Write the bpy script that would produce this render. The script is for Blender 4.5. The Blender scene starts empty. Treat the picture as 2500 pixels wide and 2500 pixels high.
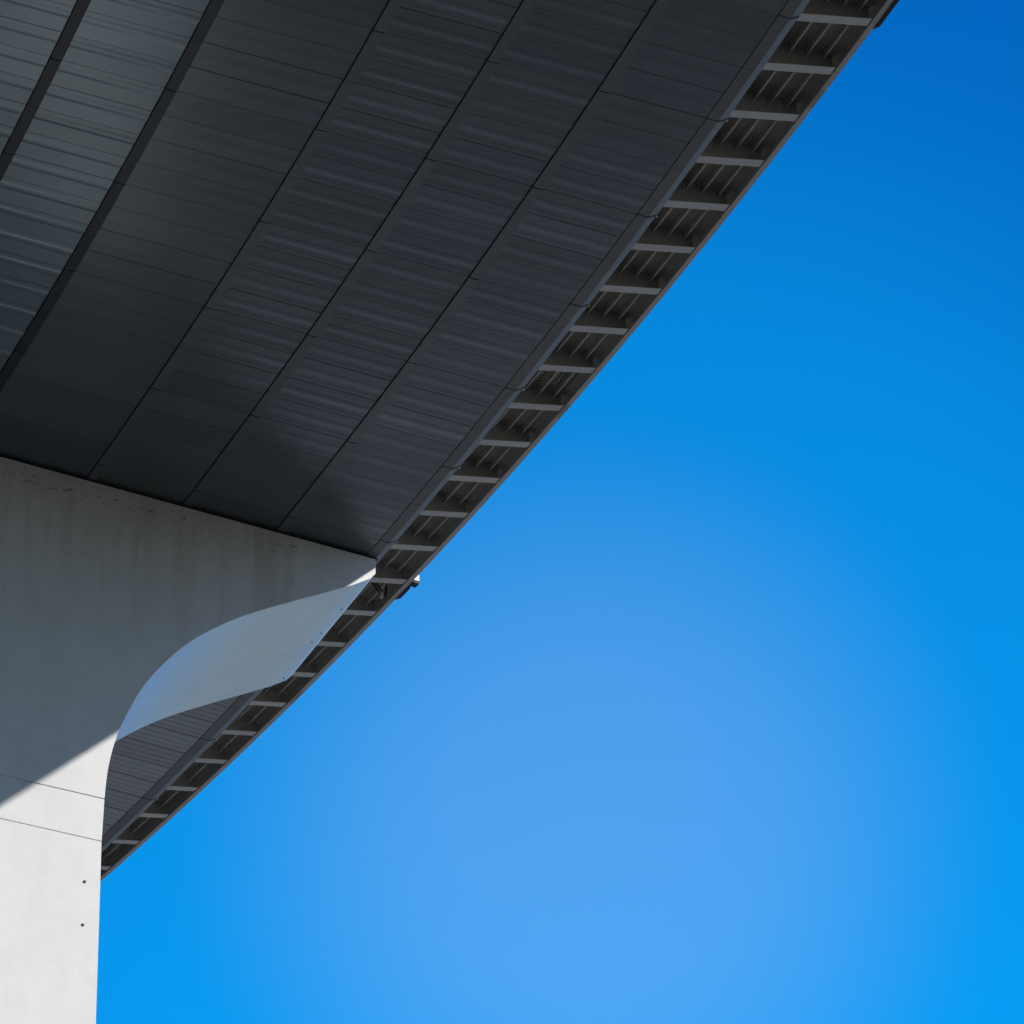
import bpy, math, random
from mathutils import Vector, Matrix
random.seed(7)
scene = bpy.context.scene
PI = math.pi

# ------------------------------------------------------------------ camera
EYE = 1.6
cam_data = bpy.data.cameras.new("camera")
cam = bpy.data.objects.new("camera", cam_data)
scene.collection.objects.link(cam)
X = Vector((0.99987, 0.008756, -0.013308)); U = Vector((0.01593, -0.549605, 0.835273)); F = Vector((0, 0.835379, 0.549675))
X.normalize(); F.normalize(); U = X.cross(F).normalized()
cam.matrix_world = Matrix(((X.x, U.x, -F.x, 0), (X.y, U.y, -F.y, 0), (X.z, U.z, -F.z, EYE), (0, 0, 0, 1)))
cam_data.sensor_width = 36; cam_data.lens = 124.09
cam_data.clip_start = 0.1; cam_data.clip_end = 20000
scene.camera = cam

# ------------------------------------------------------------------ light
PIER_TH = 2.066748                                   # heading of the deck at the pier
Fp = Vector((math.cos(PIER_TH), math.sin(PIER_TH), 0)); Np = Vector((-math.sin(PIER_TH), math.cos(PIER_TH), 0))
SUN = (-Np + Vector((0, 0, 1.018)) - Fp * 0.95).normalized()
sun_el = math.asin(SUN.z); sun_az = math.atan2(SUN.x, SUN.y)
sd = bpy.data.lights.new("sun", 'SUN'); sd.energy = 4.85; sd.angle = math.radians(0.55); sd.color = (1, 0.965, 0.92)
so = bpy.data.objects.new("sun", sd); scene.collection.objects.link(so)
so.rotation_euler = SUN.to_track_quat('Z', 'Y').to_euler(); so.location = (60, -60, 120)

SKY_REST = (0.52, 0.56, 0.62)
world = bpy.data.worlds.new("World"); scene.world = world; world.use_nodes = True
wt = world.node_tree; wt.nodes.clear()
def N_(t, ty, **kw):
    n = t.nodes.new(ty)
    for k, v in kw.items(): setattr(n, k, v)
    return n
sky = N_(wt, 'ShaderNodeTexSky', sky_type='NISHITA', sun_disc=False, sun_elevation=sun_el, sun_rotation=sun_az,
         altitude=0, air_density=1.0, dust_density=0.25, ozone_density=3.0)
hs = N_(wt, 'ShaderNodeHueSaturation'); hs.inputs['Hue'].default_value = 0.497; hs.inputs['Saturation'].default_value = 1.25; hs.inputs['Value'].default_value = 1.0
tint = N_(wt, 'ShaderNodeMix', data_type='RGBA', blend_type='MULTIPLY'); tint.inputs[0].default_value = 1; tint.inputs[7].default_value = (1.0, 1.0, 1.0, 1)
# lens vignette painted into the sky: tight pale lobe ahead, darker ring around
geo = N_(wt, 'ShaderNodeTexCoord')
dot = N_(wt, 'ShaderNodeVectorMath', operation='DOT_PRODUCT')
dot.inputs[1].default_value = Vector((0.0194, 0.8799, 0.4748)).normalized()
nrm = N_(wt, 'ShaderNodeVectorMath', operation='NORMALIZE')
ang = N_(wt, 'ShaderNodeMath', operation='ARCCOSINE')
dv = N_(wt, 'ShaderNodeMath', operation='DIVIDE'); dv.inputs[1].default_value = math.radians(90)
ramp = N_(wt, 'ShaderNodeValToRGB'); ramp.color_ramp.interpolation = 'EASE'
cr = ramp.color_ramp
stops = [(0.0, (1.20, 1.74, 1.84)), (1.8, (1.18, 1.72, 1.83)), (7.0, (0.04, 1.42, 1.76)), (15, (0.02, 0.80, 1.32)), (28, (0.25, 0.78, 1.25)), (60, SKY_REST)]
while len(cr.elements) < len(stops): cr.elements.new(0.5)
for el, (p_, c_) in zip(cr.elements, stops): el.position = p_ / 90; el.color = (c_[0] / 2, c_[1] / 2, c_[2] / 2, 1)
pale = N_(wt, 'ShaderNodeVectorMath', operation='SCALE'); pale.inputs['Scale'].default_value = 2.0
bg = N_(wt, 'ShaderNodeBackground'); bg.inputs[1].default_value = 0.15
out = N_(wt, 'ShaderNodeOutputWorld')
L = wt.links.new
L(geo.outputs['Generated'], nrm.inputs[0]); L(nrm.outputs[0], dot.inputs[0]); L(dot.outputs['Value'], ang.inputs[0]); L(ang.outputs[0], dv.inputs[0]); L(dv.outputs[0], ramp.inputs[0])
L(ramp.outputs[0], pale.inputs[0]); L(sky.outputs[0], hs.inputs['Color']); L(hs.outputs[0], tint.inputs[6]); L(pale.outputs[0], tint.inputs[7])
L(tint.outputs[2], bg.inputs[0]); L(bg.outputs[0], out.inputs[0])

scene.view_settings.view_transform = 'Standard'; scene.view_settings.look = 'None'
scene.view_settings.gamma = 1; scene.view_settings.exposure = 0.0
scene.render.engine = 'CYCLES'
scene.cycles.max_bounces = 8; scene.cycles.diffuse_bounces = 5

# ------------------------------------------------------------------ materials
def mat(name, col, rough=0.6, metal=0.0, var=0.0, vscale=1.0, bump=0.0, bscale=20, stretch=(1, 1, 1), attr=None, ovar=0.07):
    m = bpy.data.materials.new(name); m.use_nodes = True; t = m.node_tree; b = t.nodes['Principled BSDF']
    b.inputs['Roughness'].default_value = rough; b.inputs['Metallic'].default_value = metal
    tc = N_(t, 'ShaderNodeTexCoord'); mp = N_(t, 'ShaderNodeMapping'); mp.inputs['Scale'].default_value = stretch
    t.links.new(tc.outputs['Object'], mp.inputs[0])
    no = N_(t, 'ShaderNodeTexNoise'); no.inputs['Scale'].default_value = vscale; no.inputs['Detail'].default_value = 6; no.inputs['Roughness'].default_value = 0.6
    t.links.new(mp.outputs[0], no.inputs['Vector'])
    mr = N_(t, 'ShaderNodeMapRange'); mr.inputs[1].default_value = 0.3; mr.inputs[2].default_value = 0.7
    mr.inputs[3].default_value = 1 - var; mr.inputs[4].default_value = 1 + var
    t.links.new(no.outputs['Fac'], mr.inputs[0])
    mx = N_(t, 'ShaderNodeVectorMath', operation='SCALE'); mx.inputs[0].default_value = col[:3]
    t.links.new(mr.outputs[0], mx.inputs['Scale'])
    last = mx.outputs[0]
    oi = N_(t, 'ShaderNodeObjectInfo'); orr = N_(t, 'ShaderNodeMapRange'); orr.inputs[3].default_value = 1 - ovar; orr.inputs[4].default_value = 1 + ovar
    t.links.new(oi.outputs['Random'], orr.inputs[0]); om = N_(t, 'ShaderNodeVectorMath', operation='SCALE')
    t.links.new(last, om.inputs[0]); t.links.new(orr.outputs[0], om.inputs['Scale']); last = om.outputs[0]
    if attr:
        at = N_(t, 'ShaderNodeAttribute', attribute_name=attr); ml = N_(t, 'ShaderNodeVectorMath', operation='MULTIPLY')
        t.links.new(last, ml.inputs[0]); t.links.new(at.outputs['Color'], ml.inputs[1]); last = ml.outputs[0]
    t.links.new(last, b.inputs['Base Color'])
    if bump:
        n2 = N_(t, 'ShaderNodeTexNoise'); n2.inputs['Scale'].default_value = bscale; n2.inputs['Detail'].default_value = 4
        bp = N_(t, 'ShaderNodeBump'); bp.inputs['Strength'].default_value = bump; bp.inputs['Distance'].default_value = 0.02
        t.links.new(mp.outputs[0], n2.inputs['Vector']); t.links.new(n2.outputs['Fac'], bp.inputs['Height']); t.links.new(bp.outputs[0], b.inputs['Normal'])
    return m
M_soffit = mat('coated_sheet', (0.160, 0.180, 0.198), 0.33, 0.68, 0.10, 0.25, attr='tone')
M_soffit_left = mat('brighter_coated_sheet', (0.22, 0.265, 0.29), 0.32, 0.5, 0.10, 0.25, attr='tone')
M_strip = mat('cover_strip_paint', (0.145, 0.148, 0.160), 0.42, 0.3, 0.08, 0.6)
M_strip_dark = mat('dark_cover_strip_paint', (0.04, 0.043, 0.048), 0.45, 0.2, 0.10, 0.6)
M_trim = mat('trim_sheet', (0.155, 0.157, 0.165), 0.6, 0.0, 0.08, 0.7)
M_steel = mat('warm_grey_steel_paint', (0.42, 0.385, 0.33), 0.6, 0, 0.10, 0.8)
M_flange = mat('pale_grey_steel_paint', (0.46, 0.455, 0.44), 0.6, 0, 0.06, 0.8)
M_dark = mat('dark_rubber_and_gap', (0.012, 0.012, 0.013), 0.7)
M_galv = mat('galvanised_clip', (0.8, 0.8, 0.78), 0.5)
M_white = mat('white_enamel', (0.8, 0.79, 0.78), 0.5)
M_asphalt = mat('asphalt', (0.05, 0.05, 0.05), 0.9, 0, 0.1, 3)

def concrete():
    m = bpy.data.materials.new('painted_concrete'); m.use_nodes = True; t = m.node_tree; b = t.nodes['Principled BSDF']
    k = t.links.new
    b.inputs['Roughness'].default_value = 0.34
    tc = N_(t, 'ShaderNodeTexCoord')
    def noise(scale, stretch, detail=5, rough=0.6):
        mp = N_(t, 'ShaderNodeMapping'); mp.inputs['Scale'].default_value = stretch
        n = N_(t, 'ShaderNodeTexNoise'); n.inputs['Scale'].default_value = scale; n.inputs['Detail'].default_value = detail; n.inputs['Roughness'].default_value = rough
        k(tc.outputs['Object'], mp.inputs[0]); k(mp.outputs[0], n.inputs['Vector']); return n.outputs['Fac']
    def rng(src, a, c, lo, hi, smooth=True):
        r = N_(t, 'ShaderNodeMapRange'); r.interpolation_type = 'SMOOTHSTEP' if smooth else 'LINEAR'
        for i, v in enumerate((a, c, lo, hi)): r.inputs[i + 1].default_value = v
        k(src, r.inputs[0]); return r.outputs[0]
    def mul(a, c):
        x = N_(t, 'ShaderNodeMath', operation='MULTIPLY')
        for i, v in enumerate((a, c)):
            if isinstance(v, float): x.inputs[i].default_value = v
            else: k(v, x.inputs[i])
        return x.outputs[0]
    sep = N_(t, 'ShaderNodeSeparateXYZ'); k(tc.outputs['Object'], sep.inputs[0])
    face = rng(sep.outputs['Y'], 0.02, 0.06, 1, 0)
    streak = rng(noise(1.0, (1.5, 1.5, 0.11)), 0.42, 0.66, 0, 1)
    wide = rng(noise(0.30, (1, 1, 0.35), 3), 0.35, 0.65, 0.35, 1.0)
    reach = mul(mul(rng(sep.outputs['Z'], -10.0, -4.2, 0, 1), face), rng(sep.outputs['X'], 4.9, 6.6, 0.12, 1))       # run-off from the top of the cap: drips start there and peter out
    st = mul(mul(streak, wide), reach)
    fine = rng(noise(1.0, (5.0, 5.0, 0.25)), 0.5, 0.72, 0, 1)
    st2 = mul(fine, reach)
    pores = rng(noise(9.0, (1, 1, 1), 2, 0.5), 0.70, 0.76, 1.0, 0.86)
    patch = rng(noise(0.8, (1, 1, 1), 8, 0.7), 0.3, 0.7, 0.94, 1.03)
    board = rng(noise(1.0, (0.9, 0.9, 0.06), 3), 0.3, 0.7, 0.985, 1.015)
    mix1 = N_(t, 'ShaderNodeMix', data_type='RGBA'); mix1.inputs[6].default_value = (0.74, 0.735, 0.715, 1); mix1.inputs[7].default_value = (0.38, 0.32, 0.23, 1)
    k(mul(st, 0.42), mix1.inputs[0])
    mix2 = N_(t, 'ShaderNodeMix', data_type='RGBA'); mix2.inputs[7].default_value = (0.24, 0.20, 0.15, 1)
    k(mix1.outputs[2], mix2.inputs[6]); k(mul(st2, 0.22), mix2.inputs[0])
    grime_shade = mul(mul(rng(noise(0.5, (1, 1, 0.6), 4), 0.3, 0.6, 0.45, 1), rng(sep.outputs['Z'], -7.5, -3.9, 0, 1)), mul(face, rng(sep.outputs['X'], 5.0, 8.0, 0.1, 1)))  # brown tint by the cap top: dirt plus deck shade put into the colour
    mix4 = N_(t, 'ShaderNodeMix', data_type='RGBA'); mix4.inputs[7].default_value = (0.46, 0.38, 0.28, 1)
    k(mix2.outputs[2], mix4.inputs[6]); k(mul(grime_shade, 0.22), mix4.inputs[0]); mix2 = mix4
    # chipped dark marks in a ragged line below the top edge
    wv = noise(1.0, (0.25, 0.25, 0.25), 2)
    zz = N_(t, 'ShaderNodeMath', operation='MULTIPLY_ADD'); k(wv, zz.inputs[0]); zz.inputs[1].default_value = 0.7; k(sep.outputs['Z'], zz.inputs[2])
    band = mul(rng(zz.outputs[0], -4.05, -3.85, 0, 1), rng(zz.outputs[0], -3.7, -3.5, 1, 0))
    chip = mul(band, rng(noise(3.5, (1.0, 1, 2.2), 5, 0.75), 0.56, 0.61, 0, 1))
    mix3 = N_(t, 'ShaderNodeMix', data_type='RGBA'); mix3.inputs[7].default_value = (0.06, 0.055, 0.05, 1)
    k(mix2.outputs[2], mix3.inputs[6]); k(mul(mul(chip, mul(face, rng(sep.outputs['X'], 5.2, 5.6, 0, 1))), 0.7), mix3.inputs[0])
    sc = N_(t, 'ShaderNodeVectorMath', operation='SCALE'); k(mix3.outputs[2], sc.inputs[0]); k(mul(mul(patch, board), pores), sc.inputs['Scale'])
    k(sc.outputs[0], b.inputs['Base Color'])
    bp = N_(t, 'ShaderNodeBump'); bp.inputs['Strength'].default_value = 0.25; bp.inputs['Distance'].default_value = 0.01
    k(noise(6, (1, 1, 1), 6, 0.7), bp.inputs['Height']); k(bp.outputs[0], b.inputs['Normal'])
    return m
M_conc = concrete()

def grate():
    m = bpy.data.materials.new('perforated_steel'); m.use_nodes = True; t = m.node_tree; b = t.nodes['Principled BSDF']; k = t.links.new
    b.inputs['Roughness'].default_value = 0.6
    uv = N_(t, 'ShaderNodeUVMap', uv_map='UVMap')
    sc = N_(t, 'ShaderNodeVectorMath', operation='MULTIPLY'); sc.inputs[1].default_value = (7.0, 7.0, 0)
    fr = N_(t, 'ShaderNodeVectorMath', operation='FRACTION'); sb = N_(t, 'ShaderNodeVectorMath', operation='SUBTRACT'); sb.inputs[1].default_value = (0.5, 0.5, 0)
    ln = N_(t, 'ShaderNodeVectorMath', operation='LENGTH'); cp = N_(t, 'ShaderNodeMath', operation='LESS_THAN'); cp.inputs[1].default_value = 0.27
    k(uv.outputs[0], sc.inputs[0]); k(sc.outputs[0], fr.inputs[0]); k(fr.outputs[0], sb.inputs[0]); k(sb.outputs[0], ln.inputs[0]); k(ln.outputs['Value'], cp.inputs[0])
    mx = N_(t, 'ShaderNodeMix', data_type='RGBA'); mx.inputs[6].default_value = (0.42, 0.40, 0.36, 1); mx.inputs[7].default_value = (0.01, 0.01, 0.01, 1)
    k(cp.outputs[0], mx.inputs[0]); k(mx.outputs[2], b.inputs['Base Color'])
    return m
M_grate = grate()

def ground_mat():
    m = bpy.data.materials.new('ground_cover'); m.use_nodes = True; t = m.node_tree; b = t.nodes['Principled BSDF']; k = t.links.new
    b.inputs['Roughness'].default_value = 0.95
    tc = N_(t, 'ShaderNodeTexCoord')
    n1 = N_(t, 'ShaderNodeTexNoise'); n1.inputs['Scale'].default_value = 0.018; n1.inputs['Detail'].default_value = 5
    n2 = N_(t, 'ShaderNodeTexNoise'); n2.inputs['Scale'].default_value = 0.7; n2.inputs['Detail'].default_value = 6
    k(tc.outputs['Object'], n1.inputs['Vector']); k(tc.outputs['Object'], n2.inputs['Vector'])
    cr = N_(t, 'ShaderNodeValToRGB'); k(n1.outputs['Fac'], cr.inputs[0])
    e = cr.color_ramp.elements; e[0].position = 0.38; e[0].color = (0.018, 0.02, 0.018, 1); e[1].position = 0.62; e[1].color = (0.045, 0.046, 0.040, 1)
    mr = N_(t, 'ShaderNodeMapRange'); mr.inputs[3].default_value = 0.8; mr.inputs[4].default_value = 1.2; k(n2.outputs['Fac'], mr.inputs[0])
    s = N_(t, 'ShaderNodeVectorMath', operation='SCALE'); k(cr.outputs[0], s.inputs[0]); k(mr.outputs[0], s.inputs['Scale']); k(s.outputs[0], b.inputs['Base Color'])
    return m
M_ground = ground_mat()
M_bounce = mat('pale_bounce', (0.52, 0.505, 0.48), 0.85, 0, 0.12, 0.05)

# ------------------------------------------------------------------ helpers
def tag(o, label=None, cat=None, group=None, kind=None):
    if label: o['label'] = label
    if cat: o['category'] = cat
    if group: o['group'] = group
    if kind: o['kind'] = kind
    return o
class MB:
    def __init__(s): s.v = []; s.f = []; s.t = []; s.uv = {}
    def face(s, pts, tone=None, flip=False, uv=None):
        n = len(s.v); s.v += [tuple(p) for p in pts]; idx = list(range(n, n + len(pts)))
        if flip: idx.reverse()
        s.f.append(idx); s.t.append(tone if tone else (1, 1, 1))
        if uv:
            for i, q in zip(range(n, n + len(pts)), uv): s.uv[i] = q
    def hexa(s, p):      # 8 points: bottom 0-3, top 4-7, same winding
        n = len(s.v); s.v += [tuple(q) for q in p]
        for f in ((3, 2, 1, 0), (4, 5, 6, 7), (0, 1, 5, 4), (1, 2, 6, 5), (2, 3, 7, 6), (3, 0, 4, 7)):
            s.f.append([n + i for i in f]); s.t.append((1, 1, 1))
    def box(s, x0, x1, y0, y1, z0, z1):
        s.hexa([(x0, y0, z0), (x1, y0, z0), (x1, y1, z0), (x0, y1, z0), (x0, y0, z1), (x1, y0, z1), (x1, y1, z1), (x0, y1, z1)])
    def tube(s, pts, r, n=10):
        pts = [Vector(p) for p in pts]; b0 = len(s.v)
        for i, p in enumerate(pts):
            d = (pts[min(i + 1, len(pts) - 1)] - pts[max(i - 1, 0)]).normalized()
            a = d.cross(Vector((0, 0, 1))); a = (a if a.length > .05 else d.cross(Vector((1, 0, 0)))).normalized(); c = d.cross(a)
            for j in range(n):
                an = 2 * PI * j / n; s.v.append(tuple(p + (a * math.cos(an) + c * math.sin(an)) * r))
        for i in range(len(pts) - 1):
            for j in range(n):
                q = b0 + i * n; s.f.append([q + j, q + (j + 1) % n, q + n + (j + 1) % n, q + n + j]); s.t.append((1, 1, 1))
        s.f.append([b0 + j for j in range(n)][::-1]); s.f.append([b0 + (len(pts) - 1) * n + j for j in range(n)]); s.t += [(1, 1, 1)] * 2
    def build(s, name, m, parent=None, merge=False):
        me = bpy.data.meshes.new(name); me.from_pydata(s.v, [], s.f); me.update()
        ca = me.color_attributes.new('tone', 'FLOAT_COLOR', 'CORNER')
        k = 0
        for fi, f in enumerate(s.f):
            for _ in f: ca.data[k].color = (*s.t[fi], 1); k += 1
        if s.uv:
            ul = me.uv_layers.new(name='UVMap')
            for lp in me.loops:
                if lp.vertex_index in s.uv: ul.data[lp.index].uv = s.uv[lp.vertex_index]
        me.materials.append(m)
        o = bpy.data.objects.new(name, me); scene.collection.objects.link(o)
        if parent: o.parent = parent
        return o
def empty(name, loc=(0, 0, 0)):
    o = bpy.data.objects.new(name, None); scene.collection.objects.link(o); o.location = loc; o.empty_display_size = 1; return o

# ------------------------------------------------------------------ the curve of the deck (plan and profile)
X0, Y0, Z0, H0, K0, K1, G1, G2 = 9.16747, 66.58965, 58.30737 + EYE, 1.96996, 0.406782, 0.220968, 0.0031515, -0.127833
ZS, CROSS, TAP = -3.605116, 0.0044136, -0.369077
STEP = 0.25; SMIN = -70; SMAX = 110
tab = {}
def head(s): return H0 + K0 * s / 100 + K1 * s * s / 2e4
def _integrate():
    for sg in (1, -1):
        x, y, s = X0, Y0, 0.0; tab[0] = (x, y); i = 0
        while abs(s) < 112:
            th = head(s + sg * STEP / 2); x += sg * STEP * math.cos(th); y += sg * STEP * math.sin(th); s += sg * STEP; i += sg; tab[i] = (x, y)
_integrate()
def C(s):
    q = s / STEP; i = math.floor(q); f = q - i; a = tab[i]; b = tab[i + 1]
    return Vector((a[0] + (b[0] - a[0]) * f, a[1] + (b[1] - a[1]) * f, Z0 + G1 * s + G2 * s * s / 200))
def P(s, u, w):
    th = head(s); c = C(s); return Vector((c.x - math.sin(th) * u, c.y + math.cos(th) * u, c.z + w))
def us(s, u): return u + TAP * s / 100           # the soffit lines run a touch off the edge line
def ws(u): return ZS + CROSS * (u - 3)
def PS(s, u, dw): return P(s, us(s, u), ws(u) + dw)
def frange(a, b, st):
    n = max(1, round((b - a) / st)); return [a + (b - a) * i / n for i in range(n + 1)]
def sweep(mb, prof, s0, s1, fn, step=1.0, closed=True, caps=True):
    """prof: list of (u, w); swept along the deck"""
    S = frange(s0, s1, step); n = len(prof)
    rings = [[fn(s, u, w) for u, w in prof] for s in S]; b0 = len(mb.v)
    for r in rings: mb.v += [tuple(p) for p in r]
    for i in range(len(S) - 1):
        for j in range(n if closed else n - 1):
            a = b0 + i * n + j; c = b0 + i * n + (j + 1) % n; mb.f.append([a, c, c + n, a + n]); mb.t.append((1, 1, 1))
    if caps and closed:
        mb.f.append([b0 + j for j in range(n)][::-1]); mb.f.append([b0 + (len(S) - 1) * n + j for j in range(n)]); mb.t += [(1, 1, 1)] * 2

# ------------------------------------------------------------------ setting
g = MB()
R = 6000
for i in range(48):
    a0, a1 = 2 * PI * i / 48, 2 * PI * (i + 1) / 48
    g.face([(0, 0, 0), (R * math.cos(a0), R * math.sin(a0), 0), (R * math.cos(a1), R * math.sin(a1), 0)])
tag(g.build('ground', M_ground), kind='structure')
g = MB(); g.face([(-900, 165, .004), (900, 165, .004), (900, 1100, .004), (-900, 1100, .004)]); g.face([(30, 105, .004), (500, 105, .004), (500, 150, .004), (30, 150, .004)])  # unseen pale sheets added to bounce light onto the soffit and pier underside
tag(g.build('bounce_sheet', M_bounce), kind='structure')

# ------------------------------------------------------------------ bridge deck
deck = empty('bridge_deck', P(22.4, 14.7, ZS))
tag(deck, 'dark curved bridge deck with clad underside and a row of brackets along its outer edge', 'bridge')
inv = Matrix.Translation(-Vector(deck.location))
def D(o):                                        # parent to the deck, keeping world coordinates
    o.parent = deck; o.matrix_parent_inverse = inv; return o

PT, DT = 1.149127, 4.089353
LINES = [4.20959, 7.07623, 9.93723, 12.81668, 16.64183, 19.48977, 22.36, 25.25]
S0, S1 = -11, 54
SW = 0.28
ROW0 = math.floor((S0 - PT) / DT)
NROW = math.ceil((S1 - PT) / DT)
# sheeted soffit: per bay, ribbed sheets with narrow seams
def profile(kind, amp):
    """(position 0..1 in a sheet, height) of a sheet's underside"""
    if kind == 'flat': return [(0, .007), (.006, .007), (.013, 0), (.30, .002 * amp), (.55, -.004 * amp), (.80, 0), (.985, 0), (.994, .007)]
    if kind == 'step': return [(0, .007), (.006, .007), (.013, 0), (.36, 0), (.40, -.020 * amp), (.52, -.020 * amp), (.66, 0.016 * amp), (.80, .016 * amp), (.86, 0), (.986, 0), (.994, .007)]
    if kind == 'wave':
        return [(0, .009), (.006, .009), (.013, 0)] + [(x / 24, -.010 * amp * (1 - math.cos(2 * PI * 4 * x / 24))) for x in range(1, 24)] + [(.986, 0), (.994, .009)]
    if kind == 'wide': return [(0, .007), (.006, .007), (.013, 0), (.16, -.006 * amp), (.24, -.034 * amp), (.34, -.034 * amp), (.46, .012 * amp), (.78, .006 * amp), (.986, 0), (.994, .007)]
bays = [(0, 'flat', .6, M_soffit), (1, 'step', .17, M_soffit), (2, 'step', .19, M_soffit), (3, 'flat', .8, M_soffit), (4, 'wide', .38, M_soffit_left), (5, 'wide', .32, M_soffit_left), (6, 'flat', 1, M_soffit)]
for b, kind0, amp0, m in bays:
    ua = LINES[b] + 0.0; ub = LINES[b + 1] - SW
    if b == 0: ua = LINES[0] + 0.022
    else: ua = LINES[b] + 0.022
    mb = MB()
    for row in range(ROW0, NROW):
        for q in range(4):
            s0 = PT + DT * (row + q / 4); wd = DT / 4
            kind, amp = kind0, amp0 * random.uniform(.7, 1.25)
            if b in (0, 1) and s0 > 27.5: kind, amp = 'wave', .12
            if b == 0 and s0 < 27.5 and s0 > 3: kind, amp = 'step', .13 * random.uniform(.6, 1.3)
            tn = random.uniform(.93, 1.07); tilt = random.uniform(-.0022, .0022); tone = (tn, tn, tn * random.uniform(.985, 1.015))
            pr = profile(kind, amp) + [(1, .007)]
            for (a, h0), (c, h1) in zip(pr[:-1], pr[1:]):
                A = s0 + a * wd; B = s0 + c * wd
                h0_ = h0 + tilt * (a - .5) * 4; h1_ = h1 + tilt * (c - .5) * 4
                um = (ua + ub) / 2
                mb.face([PS(A, ua, h0_), PS(A, um, h0_), PS(B, um, h1_), PS(B, ua, h1_)], tone)
                mb.face([PS(A, um, h0_), PS(A, ub, h0_), PS(B, ub, h1_), PS(B, um, h1_)], tone)
    D(mb.build('soffit_sheeting', m))
# closing plate over the soffit (dark inside of the joints) and girder side
mb = MB(); sweep(mb, [(3.98, .07), (25.25, .07), (25.25, .12), (3.98, .12)], S0, S1, PS, 1.0); D(mb.build('soffit_frame', M_dark))
mb = MB(); sweep(mb, [(4.12, .13), (4.16, .13), (4.16, 4.25), (4.12, 4.25)], S0, S1, PS, 1.0); D(mb.build('girder_web', M_steel))

mb = MB(); sweep(mb, [(3.7, .1), (4.2, -.003), (25.25, -.003), (25.25, .12), (4.2, .12)], -105, PT + DT * ROW0 - .02, PS, 1.0); D(mb.build('soffit_sheeting', M_soffit))
mb = MB(); sweep(mb, [(3.7, .1), (4.2, -.003), (25.25, -.003), (25.25, .12), (4.2, .12)], PT + DT * NROW + .02, 62, PS, 1.0); D(mb.build('soffit_sheeting', M_soffit))
# cover strips between the bays, in lengths
for i in range(1, 7):
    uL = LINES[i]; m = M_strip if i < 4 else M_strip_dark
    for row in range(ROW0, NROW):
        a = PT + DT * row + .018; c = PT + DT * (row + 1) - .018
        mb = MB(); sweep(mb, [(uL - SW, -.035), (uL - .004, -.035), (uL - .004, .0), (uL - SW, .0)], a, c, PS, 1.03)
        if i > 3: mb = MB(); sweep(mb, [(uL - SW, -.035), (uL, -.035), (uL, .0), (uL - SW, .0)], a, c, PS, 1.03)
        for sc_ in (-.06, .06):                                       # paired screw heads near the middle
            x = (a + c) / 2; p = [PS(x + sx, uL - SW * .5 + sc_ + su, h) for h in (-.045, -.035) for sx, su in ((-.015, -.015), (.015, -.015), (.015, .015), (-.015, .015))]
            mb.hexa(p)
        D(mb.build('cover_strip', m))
# edge trim: flat part, crease, upturned lip, in lengths with a lapped joint
for row in range(ROW0, NROW):
    a = PT + DT * row + .02; c = PT + DT * (row + 1) - .02
    mb = MB()
    sweep(mb, [(4.205, .0), (3.905, -.006), (3.68, .120), (3.70, .145), (3.91, .03), (4.205, .03)], a, c, PS, 1.03)
    for sc_ in (-.06, .06):
        x = (a + c) / 2; p = [PS(x + sx, 4.05 + sc_ + su, h) for h in (-.012, 0) for sx, su in ((-.02, -.02), (.02, -.02), (.02, .02), (-.02, .02))]
        mb.hexa(p)
    t = D(mb.build('edge_trim', M_trim))
    x = a - .02                                                         # dark strip painted as the shaded gap in the lip joint
    mb = MB(); sweep(mb, [(3.90, -.012), (3.69, .106), (3.685, .13), (3.91, .01)], x - .035, x + .035, PS, .07)
    o = mb.build('joint_gap', M_dark); o.parent = t
    mb = MB(); sweep(mb, [(3.69, .07), (3.66, .07), (3.66, .11), (3.69, .11)], x - .025, x + .025, PS, .04)
    o = mb.build('clip', M_galv); o.parent = t

# deck plate, parapet and road surface
E0, E1 = -105, 62
WP = 0.47
mb = MB(); sweep(mb, [(-.15, WP), (29.6, WP), (29.6, WP + .12), (-.15, WP + .12)], E0, E1, P, 1.0); D(mb.build('deck_plate', M_steel))
mb = MB(); sweep(mb, [(.2, WP + .124), (29.2, WP + .124), (29.2, WP + .2), (.2, WP + .2)], E0, E1, P, 1.0); D(mb.build('road_surface', M_asphalt))
mb = MB(); sweep(mb, [(-.168, 0.0), (-.02, 0.0), (-.02, .03), (-.14, .03), (-.14, WP + .121), (-.14, 1.5), (-.168, 1.5)], E0, E1, P, .5); D(mb.build('fascia', M_flange))
mb = MB(); sweep(mb, [(29.62, 0.0), (29.65, 0.0), (29.65, 1.5), (29.62, 1.5)], E0, E1, P, 1.0); D(mb.build('fascia', M_flange))
mb = MB(); sweep(mb, [(4.12, .13), (4.16, .13), (4.16, 4.25), (4.12, 4.25)], -105, S0 - .01, PS, 2.0); D(mb.build('girder_web', M_steel))
mb = MB(); sweep(mb, [(25.25, 0), (25.6, 0.0), (26.0, .3), (25.3, 4.1), (25.25, 4.1)], E0, E1, PS, 1.0); D(mb.build('side_cladding', M_trim))
# stiffening ribs under the plate
for uu in (.33, .80, 1.27, 1.74, 2.21, 2.68, 3.15, 3.62):
    mb = MB(); wb = .245 - .06 * uu
    sweep(mb, [(uu - .008, wb + .012), (uu + .008, wb + .012), (uu + .008, WP - .003), (uu - .008, WP - .003)], E0, E1, P, .5); rb = D(mb.build('rib', M_steel))
    mb = MB(); sweep(mb, [(uu - .024, wb), (uu + .024, wb), (uu + .024, wb + .011), (uu - .024, wb + .011)], E0, E1, P, .5); o = mb.build('rib_flange', M_flange); o.parent = rb
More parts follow.
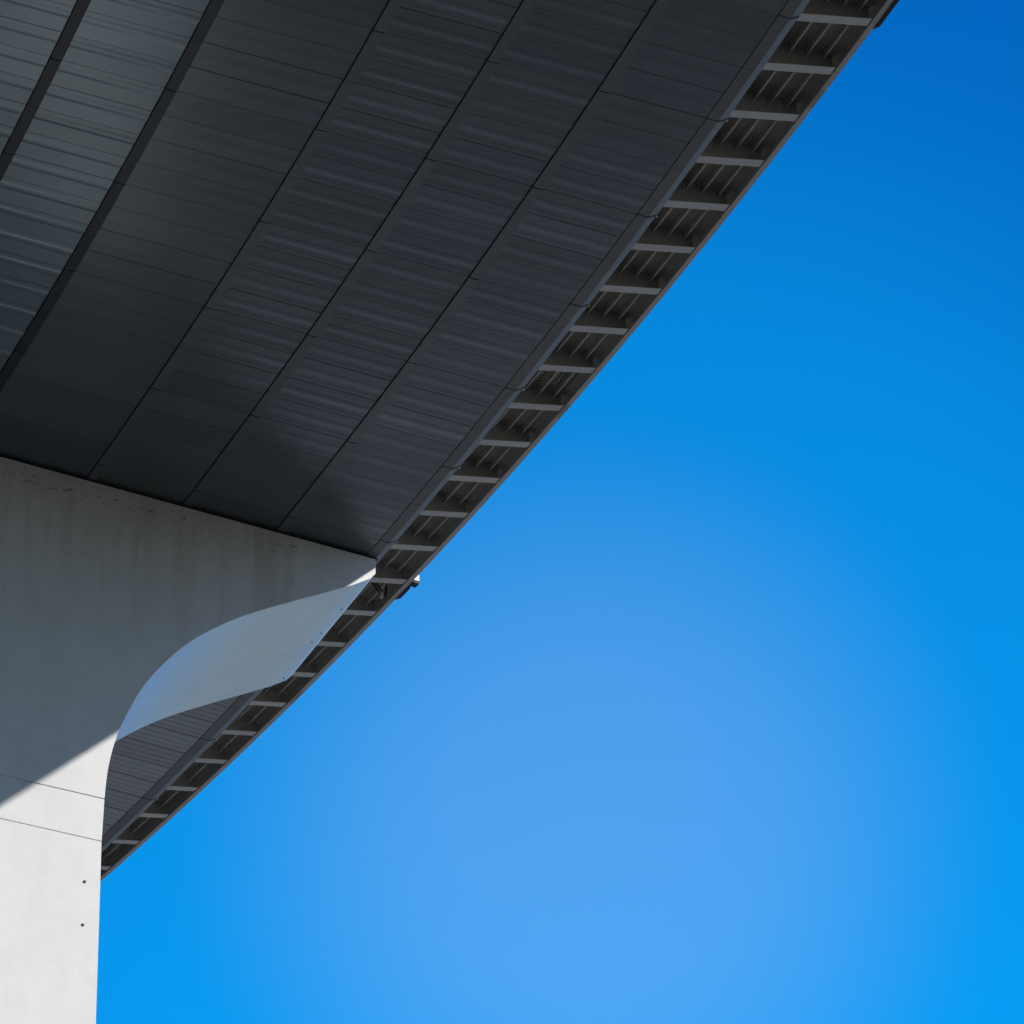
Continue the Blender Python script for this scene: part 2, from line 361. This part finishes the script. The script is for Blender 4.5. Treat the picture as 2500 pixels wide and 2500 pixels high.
# the bracket: web > flange, stiffeners; local x along the deck, y inwards, z up
SL = 0.2366
def bracket_meshes():
    w = MB(); y1 = 4.1
    w.hexa([(.14, .03, -SL * .03 + .02), (.165, .03, -SL * .03 + .02), (.165, y1, -SL * y1 + .02), (.14, y1, -SL * y1 + .02),
            (.14, .03, WP - .004), (.165, .03, WP - .004), (.165, y1, WP - .004), (.14, y1, WP - .004)])
    f = MB(); f.hexa([(0, .035, -SL * .035), (.29, .035, -SL * .035), (.29, y1, -SL * y1), (0, y1, -SL * y1),
                      (0, .035, -SL * .035 + .018), (.29, .035, -SL * .035 + .018), (.29, y1, -SL * y1 + .018), (0, y1, -SL * y1 + .018)])
    st = []
    for uu in (.33, .80, 1.27, 1.74, 2.21):
        q = MB(); wb = .245 - .06 * uu; q.box(.07, .138, uu + .045, uu + .075, wb - .03, WP - .09); st.append(q)
    b = MB(); b.tube([(.10, -.0 + .08, .44), (.138, .08, .44)], .028, 8)
    return w, f, st, b
protow = None
k0, k1 = -14, 29
for k in range(k0, k1):
    s = 2.0 * k; M = Matrix.Translation(C(s)) @ Matrix.Rotation(head(s), 4, 'Z')
    if protow is None:
        w, f, st, b = bracket_meshes()
        root = w.build('bracket', M_steel); kids = [f.build('flange', M_flange)] + [q.build('stiffener', M_flange) for q in st] + [b.build('bolt', M_flange)]
        for c_ in kids: c_.parent = root
        protow = root
    else:
        root = protow.copy(); scene.collection.objects.link(root)
        for c_ in protow.children:
            d = c_.copy(); scene.collection.objects.link(d); d.parent = root
    root.parent = deck; root.matrix_parent_inverse = inv; root.matrix_local = inv @ M if False else root.matrix_local
    root.matrix_basis = M
# perforated grates in three bays, and where they meet the fascia
for a, c, u0, u1 in ((16.32, 17.9, -.0, 3.4), (2.35, 2.9, -.0, 1.6), (40.32, 41.4, .1, 1.6), (34.3, 35.2, -.0, .7)):
    mb = MB(); S = frange(a, c, .4)
    for x, y in zip(S[:-1], S[1:]):
        mb.face([P(x, u0, WP - .006), P(x, u1, WP - .006), P(y, u1, WP - .006), P(y, u0, WP - .006)], uv=[(x, u0), (x, u1), (y, u1), (y, u0)])
        mb.face([P(x, u0, WP - .002), P(y, u0, WP - .002), P(y, u1, WP - .002), P(x, u1, WP - .002)])
    D(mb.build('drain_grate', M_grate))
for a in (17.9, 2.9, 35.2):
    mb = MB(); q = [P(a, -.16, -.005), P(a, -.03, -.005), P(a + .75, -.03, -.005), P(a + .75, -.16, -.005)]
    mb.face(q, uv=[(0, 0), (0, .5), (2.2, .5), (2.2, 0)]); 
    mb.face([p + Vector((0, 0, .003)) for p in q][::-1])
    D(mb.build('perforated_plate', M_grate))

# ------------------------------------------------------------------ things on the outer edge
def casing(s0, s1, name, label):
    mb = MB(); S = frange(s0, s1, 1.0)
    n0 = len(mb.v)
    sweep(mb, [(-.172, -.03), (-.27, -.03), (-.27, .26), (-.172, .26)], s0, s1 - .18, P, 1.0)
    A = [P(s1 - .18, u, w) for u, w in ((-.172, -.03), (-.27, -.03), (-.27, .26), (-.172, .26))]
    B = [P(s1, u, w) for u, w in ((-.172, -.0), (-.19, -.0), (-.19, .2), (-.172, .2))]
    for i in range(4): mb.face([A[i], A[(i + 1) % 4], B[(i + 1) % 4], B[i]])
    mb.face(B)
    return tag(mb.build(name, M_dark), label, 'cable casing')
casing(-12, .35, 'cable_casing', 'long dark cable casing outside the deck edge near the top')
casing(28.35, 29.15, 'cable_casing', 'short dark cable casing beside the white lamp box on the deck edge')
lb = empty('lamp_box', P(28.0, -.33, .1)); tag(lb, 'small white box lamp with black underside sticking out from the deck edge', 'lamp')
def at_(o, mb, name, m):
    c_ = mb.build(name, m); c_.parent = o; c_.matrix_parent_inverse = Matrix.Translation(-Vector(o.location)); return c_
def boxp(mb, s0, s1, u0, u1, w0, w1):
    mb.hexa([P(s0, u0, w0), P(s1, u0, w0), P(s1, u1, w0), P(s0, u1, w0), P(s0, u0, w1), P(s1, u0, w1), P(s1, u1, w1), P(s0, u1, w1)])
mb = MB(); boxp(mb, 28.02, 28.26, -.19, -.41, .085, .29); at_(lb, mb, 'housing', M_white)
mb = MB(); boxp(mb, 28.02, 28.26, -.20, -.405, -.02, .084); at_(lb, mb, 'lens_cover', M_dark)
mb = MB(); boxp(mb, 28.1, 28.2, -.172, -.195, .0, .45); at_(lb, mb, 'mounting_bar', M_dark)
# twin drain pipes below the plate beside the pier tip
dp = empty('drain_pipe', P(28.9, .8, .3)); tag(dp, 'pair of dark drain pipes slanting across the bay beside the pier tip', 'pipe')
for off in (0, .085):
    mb = MB(); mb.tube([P(28.85, 1.15 - off, .50 + off * .6), P(28.85, 1.05 - off, .44 + off * .6), P(28.87, .80 - off, .19 + off), P(28.9, .38 - off * .6, -.22 + off)], .028)
    at_(dp, mb, 'pipe', M_dark)
mb = MB(); mb.tube([P(28.9, .42, -.2), P(28.95, .30, -.16), P(28.95, .26, .0), P(28.92, .28, .30), P(28.92, .3, .5)], .035); at_(dp, mb, 'elbow', M_dark)
mb = MB(); boxp(mb, 28.80, 28.92, .42, .50, -.27, -.10); at_(dp, mb, 'coupling', M_flange)

# ------------------------------------------------------------------ pier
PC = 22.42744
Op = C(PC)
pier = empty('bridge_pier', Vector((Op.x, Op.y, 0)) + Np * 14.7 + Fp * 3); pier['label'] = 'white concrete hammerhead pier with a curved flared cap under the deck'; pier['category'] = 'bridge pier'
EX = Vector((math.cos(2.025), math.sin(2.025), 0)) * 6.2
CTR = 14.73
right = [(3.864, -3.69), (3.864, -4.17), (4.04, -4.40), (4.595, -4.775), (5.484, -5.285), (6.61, -5.925), (7.30, -6.33), (7.95, -6.745), (8.55, -7.18), (9.15, -7.68), (9.65, -8.18), (10.10, -8.73),
         (10.50, -9.30), (10.84, -9.90), (11.14, -10.60), (11.38, -11.25), (11.54, -11.90), (11.64, -12.6), (11.68, -13.374)]
def spline(pts, n=5):
    o = list(pts[:4])
    for i in range(3, len(pts) - 1):
        p0, p1, p2, p3 = pts[max(i - 1, 3)], pts[i], pts[i + 1], pts[min(i + 2, len(pts) - 1)]
        for k in range(1, n + 1):
            t = k / n
            o.append(tuple(.5 * ((2 * p1[a]) + (-p0[a] + p2[a]) * t + (2 * p0[a] - 5 * p1[a] + 4 * p2[a] - p3[a]) * t * t + (-p0[a] + 3 * p1[a] - 3 * p2[a] + p3[a]) * t ** 3) for a in (0, 1)))
    return o
right = spline(right)
PM = Matrix.Translation(Op) @ Matrix((( Np.x, Fp.x, 0, 0), (Np.y, Fp.y, 0, 0), (0, 0, 1, 0), (0, 0, 0, 1)))   # local x = inwards, y = along, z up
EXl = Vector((EX.dot(Np), EX.dot(Fp), 0))
def prism(name, outline, m, inset=0.0):
    """outline (u, w) closed; front at y=inset; extruded along EXl"""
    mb = MB(); n = len(outline); e = EXl.normalized() * inset
    ft = [Vector((u, 0, w)) + e for u, w in outline]; bk = [Vector((u, 0, w)) + EXl - e for u, w in outline]
    b0 = len(mb.v); mb.v += [tuple(p) for p in ft + bk]
    mb.f.append(list(range(n))); mb.f.append(list(range(n, 2 * n))[::-1]); mb.t += [(1, 1, 1)] * 2
    for i in range(n):
        j = (i + 1) % n; mb.f.append([j, i, n + i, n + j]); mb.t.append((1, 1, 1))
    o = mb.build(name, m, pier); o.matrix_parent_inverse = Matrix.Translation(-Vector(pier.location)); o.matrix_basis = PM
    return o
def mirror(pts): return [(2 * CTR - u, w) for u, w in reversed(pts)]
top = lambda u: ws(u) - .085
cap_out = [(right[0][0], top(right[0][0]))] + right[1:] + mirror(right[1:]) + [(2 * CTR - right[0][0], top(2 * CTR - right[0][0]))]
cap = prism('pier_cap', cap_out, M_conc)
base_w = -(Z0 + G1 * PC + G2 * PC * PC / 200)
def rect(u0, wa, u1, wb): return [(u0, wa), (u1, wb), (2 * CTR - u1, wb), (2 * CTR - u0, wa)]
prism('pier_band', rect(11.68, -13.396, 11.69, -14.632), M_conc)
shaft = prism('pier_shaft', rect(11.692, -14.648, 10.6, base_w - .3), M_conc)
prism('joint_core', rect(11.70, -13.30, 11.70, -14.70), M_conc, .025)
bev = [o for o in bpy.data.objects if o.name.split('.')[0] in ('pier_cap', 'pier_band', 'pier_shaft')]
for o in bev:
    md = o.modifiers.new('bevel', 'BEVEL'); md.width = .009; md.segments = 1; md.limit_method = 'ANGLE'; md.angle_limit = math.radians(50)
for u, w in ((12.10, -15.91), (12.08, -17.14)):
    for uu in (u, 2 * CTR - u):
        mb = MB(); mb.tube([(uu, -.012, w), (uu, .03, w)], .042, 12)
        o = mb.build('tie_hole', M_dark, pier); o.matrix_parent_inverse = Matrix.Translation(-Vector(pier.location)); o.matrix_basis = PM
for tt, du in ((.27, 0), (.50, .04), (.58, .12), (.95, .06)):
    c_ = Vector((4.2 + du, 0, -4.515 - .7 * du)) + EXl * tt
    mb = MB(); mb.tube([c_ + Vector((-.01, 0, -.014)), c_ + Vector((.02, 0, .03))], .018, 10)
    o = mb.build('tie_hole', M_dark, pier); o.matrix_parent_inverse = Matrix.Translation(-Vector(pier.location)); o.matrix_basis = PM
# bearings between cap and deck
names_ = {0: 'dark rubber bearing pad at the sharp outer tip of the pier cap', 1: 'dark rubber bearing pad at the seam nearest the pier tip',
          2: 'dark rubber bearing pad second inwards from the pier tip', 3: 'dark rubber bearing pad at the third seam from the pier tip'}
for i in range(4):
    u = LINES[i] - .15 if i else 4.0
    u = us(PC, u)
    mb = MB(); y0, y1 = (-.03, .5) if i else (.02, .5)
    mb.box(u - .12, u + .12, y0, y1, top(u) + .002 - .0, ws(u) - .04)
    o = mb.build('bearing_pad', M_dark); o.matrix_world = PM
    tag(o, names_[i], 'bearing', 'bearing pads between pier cap and deck')
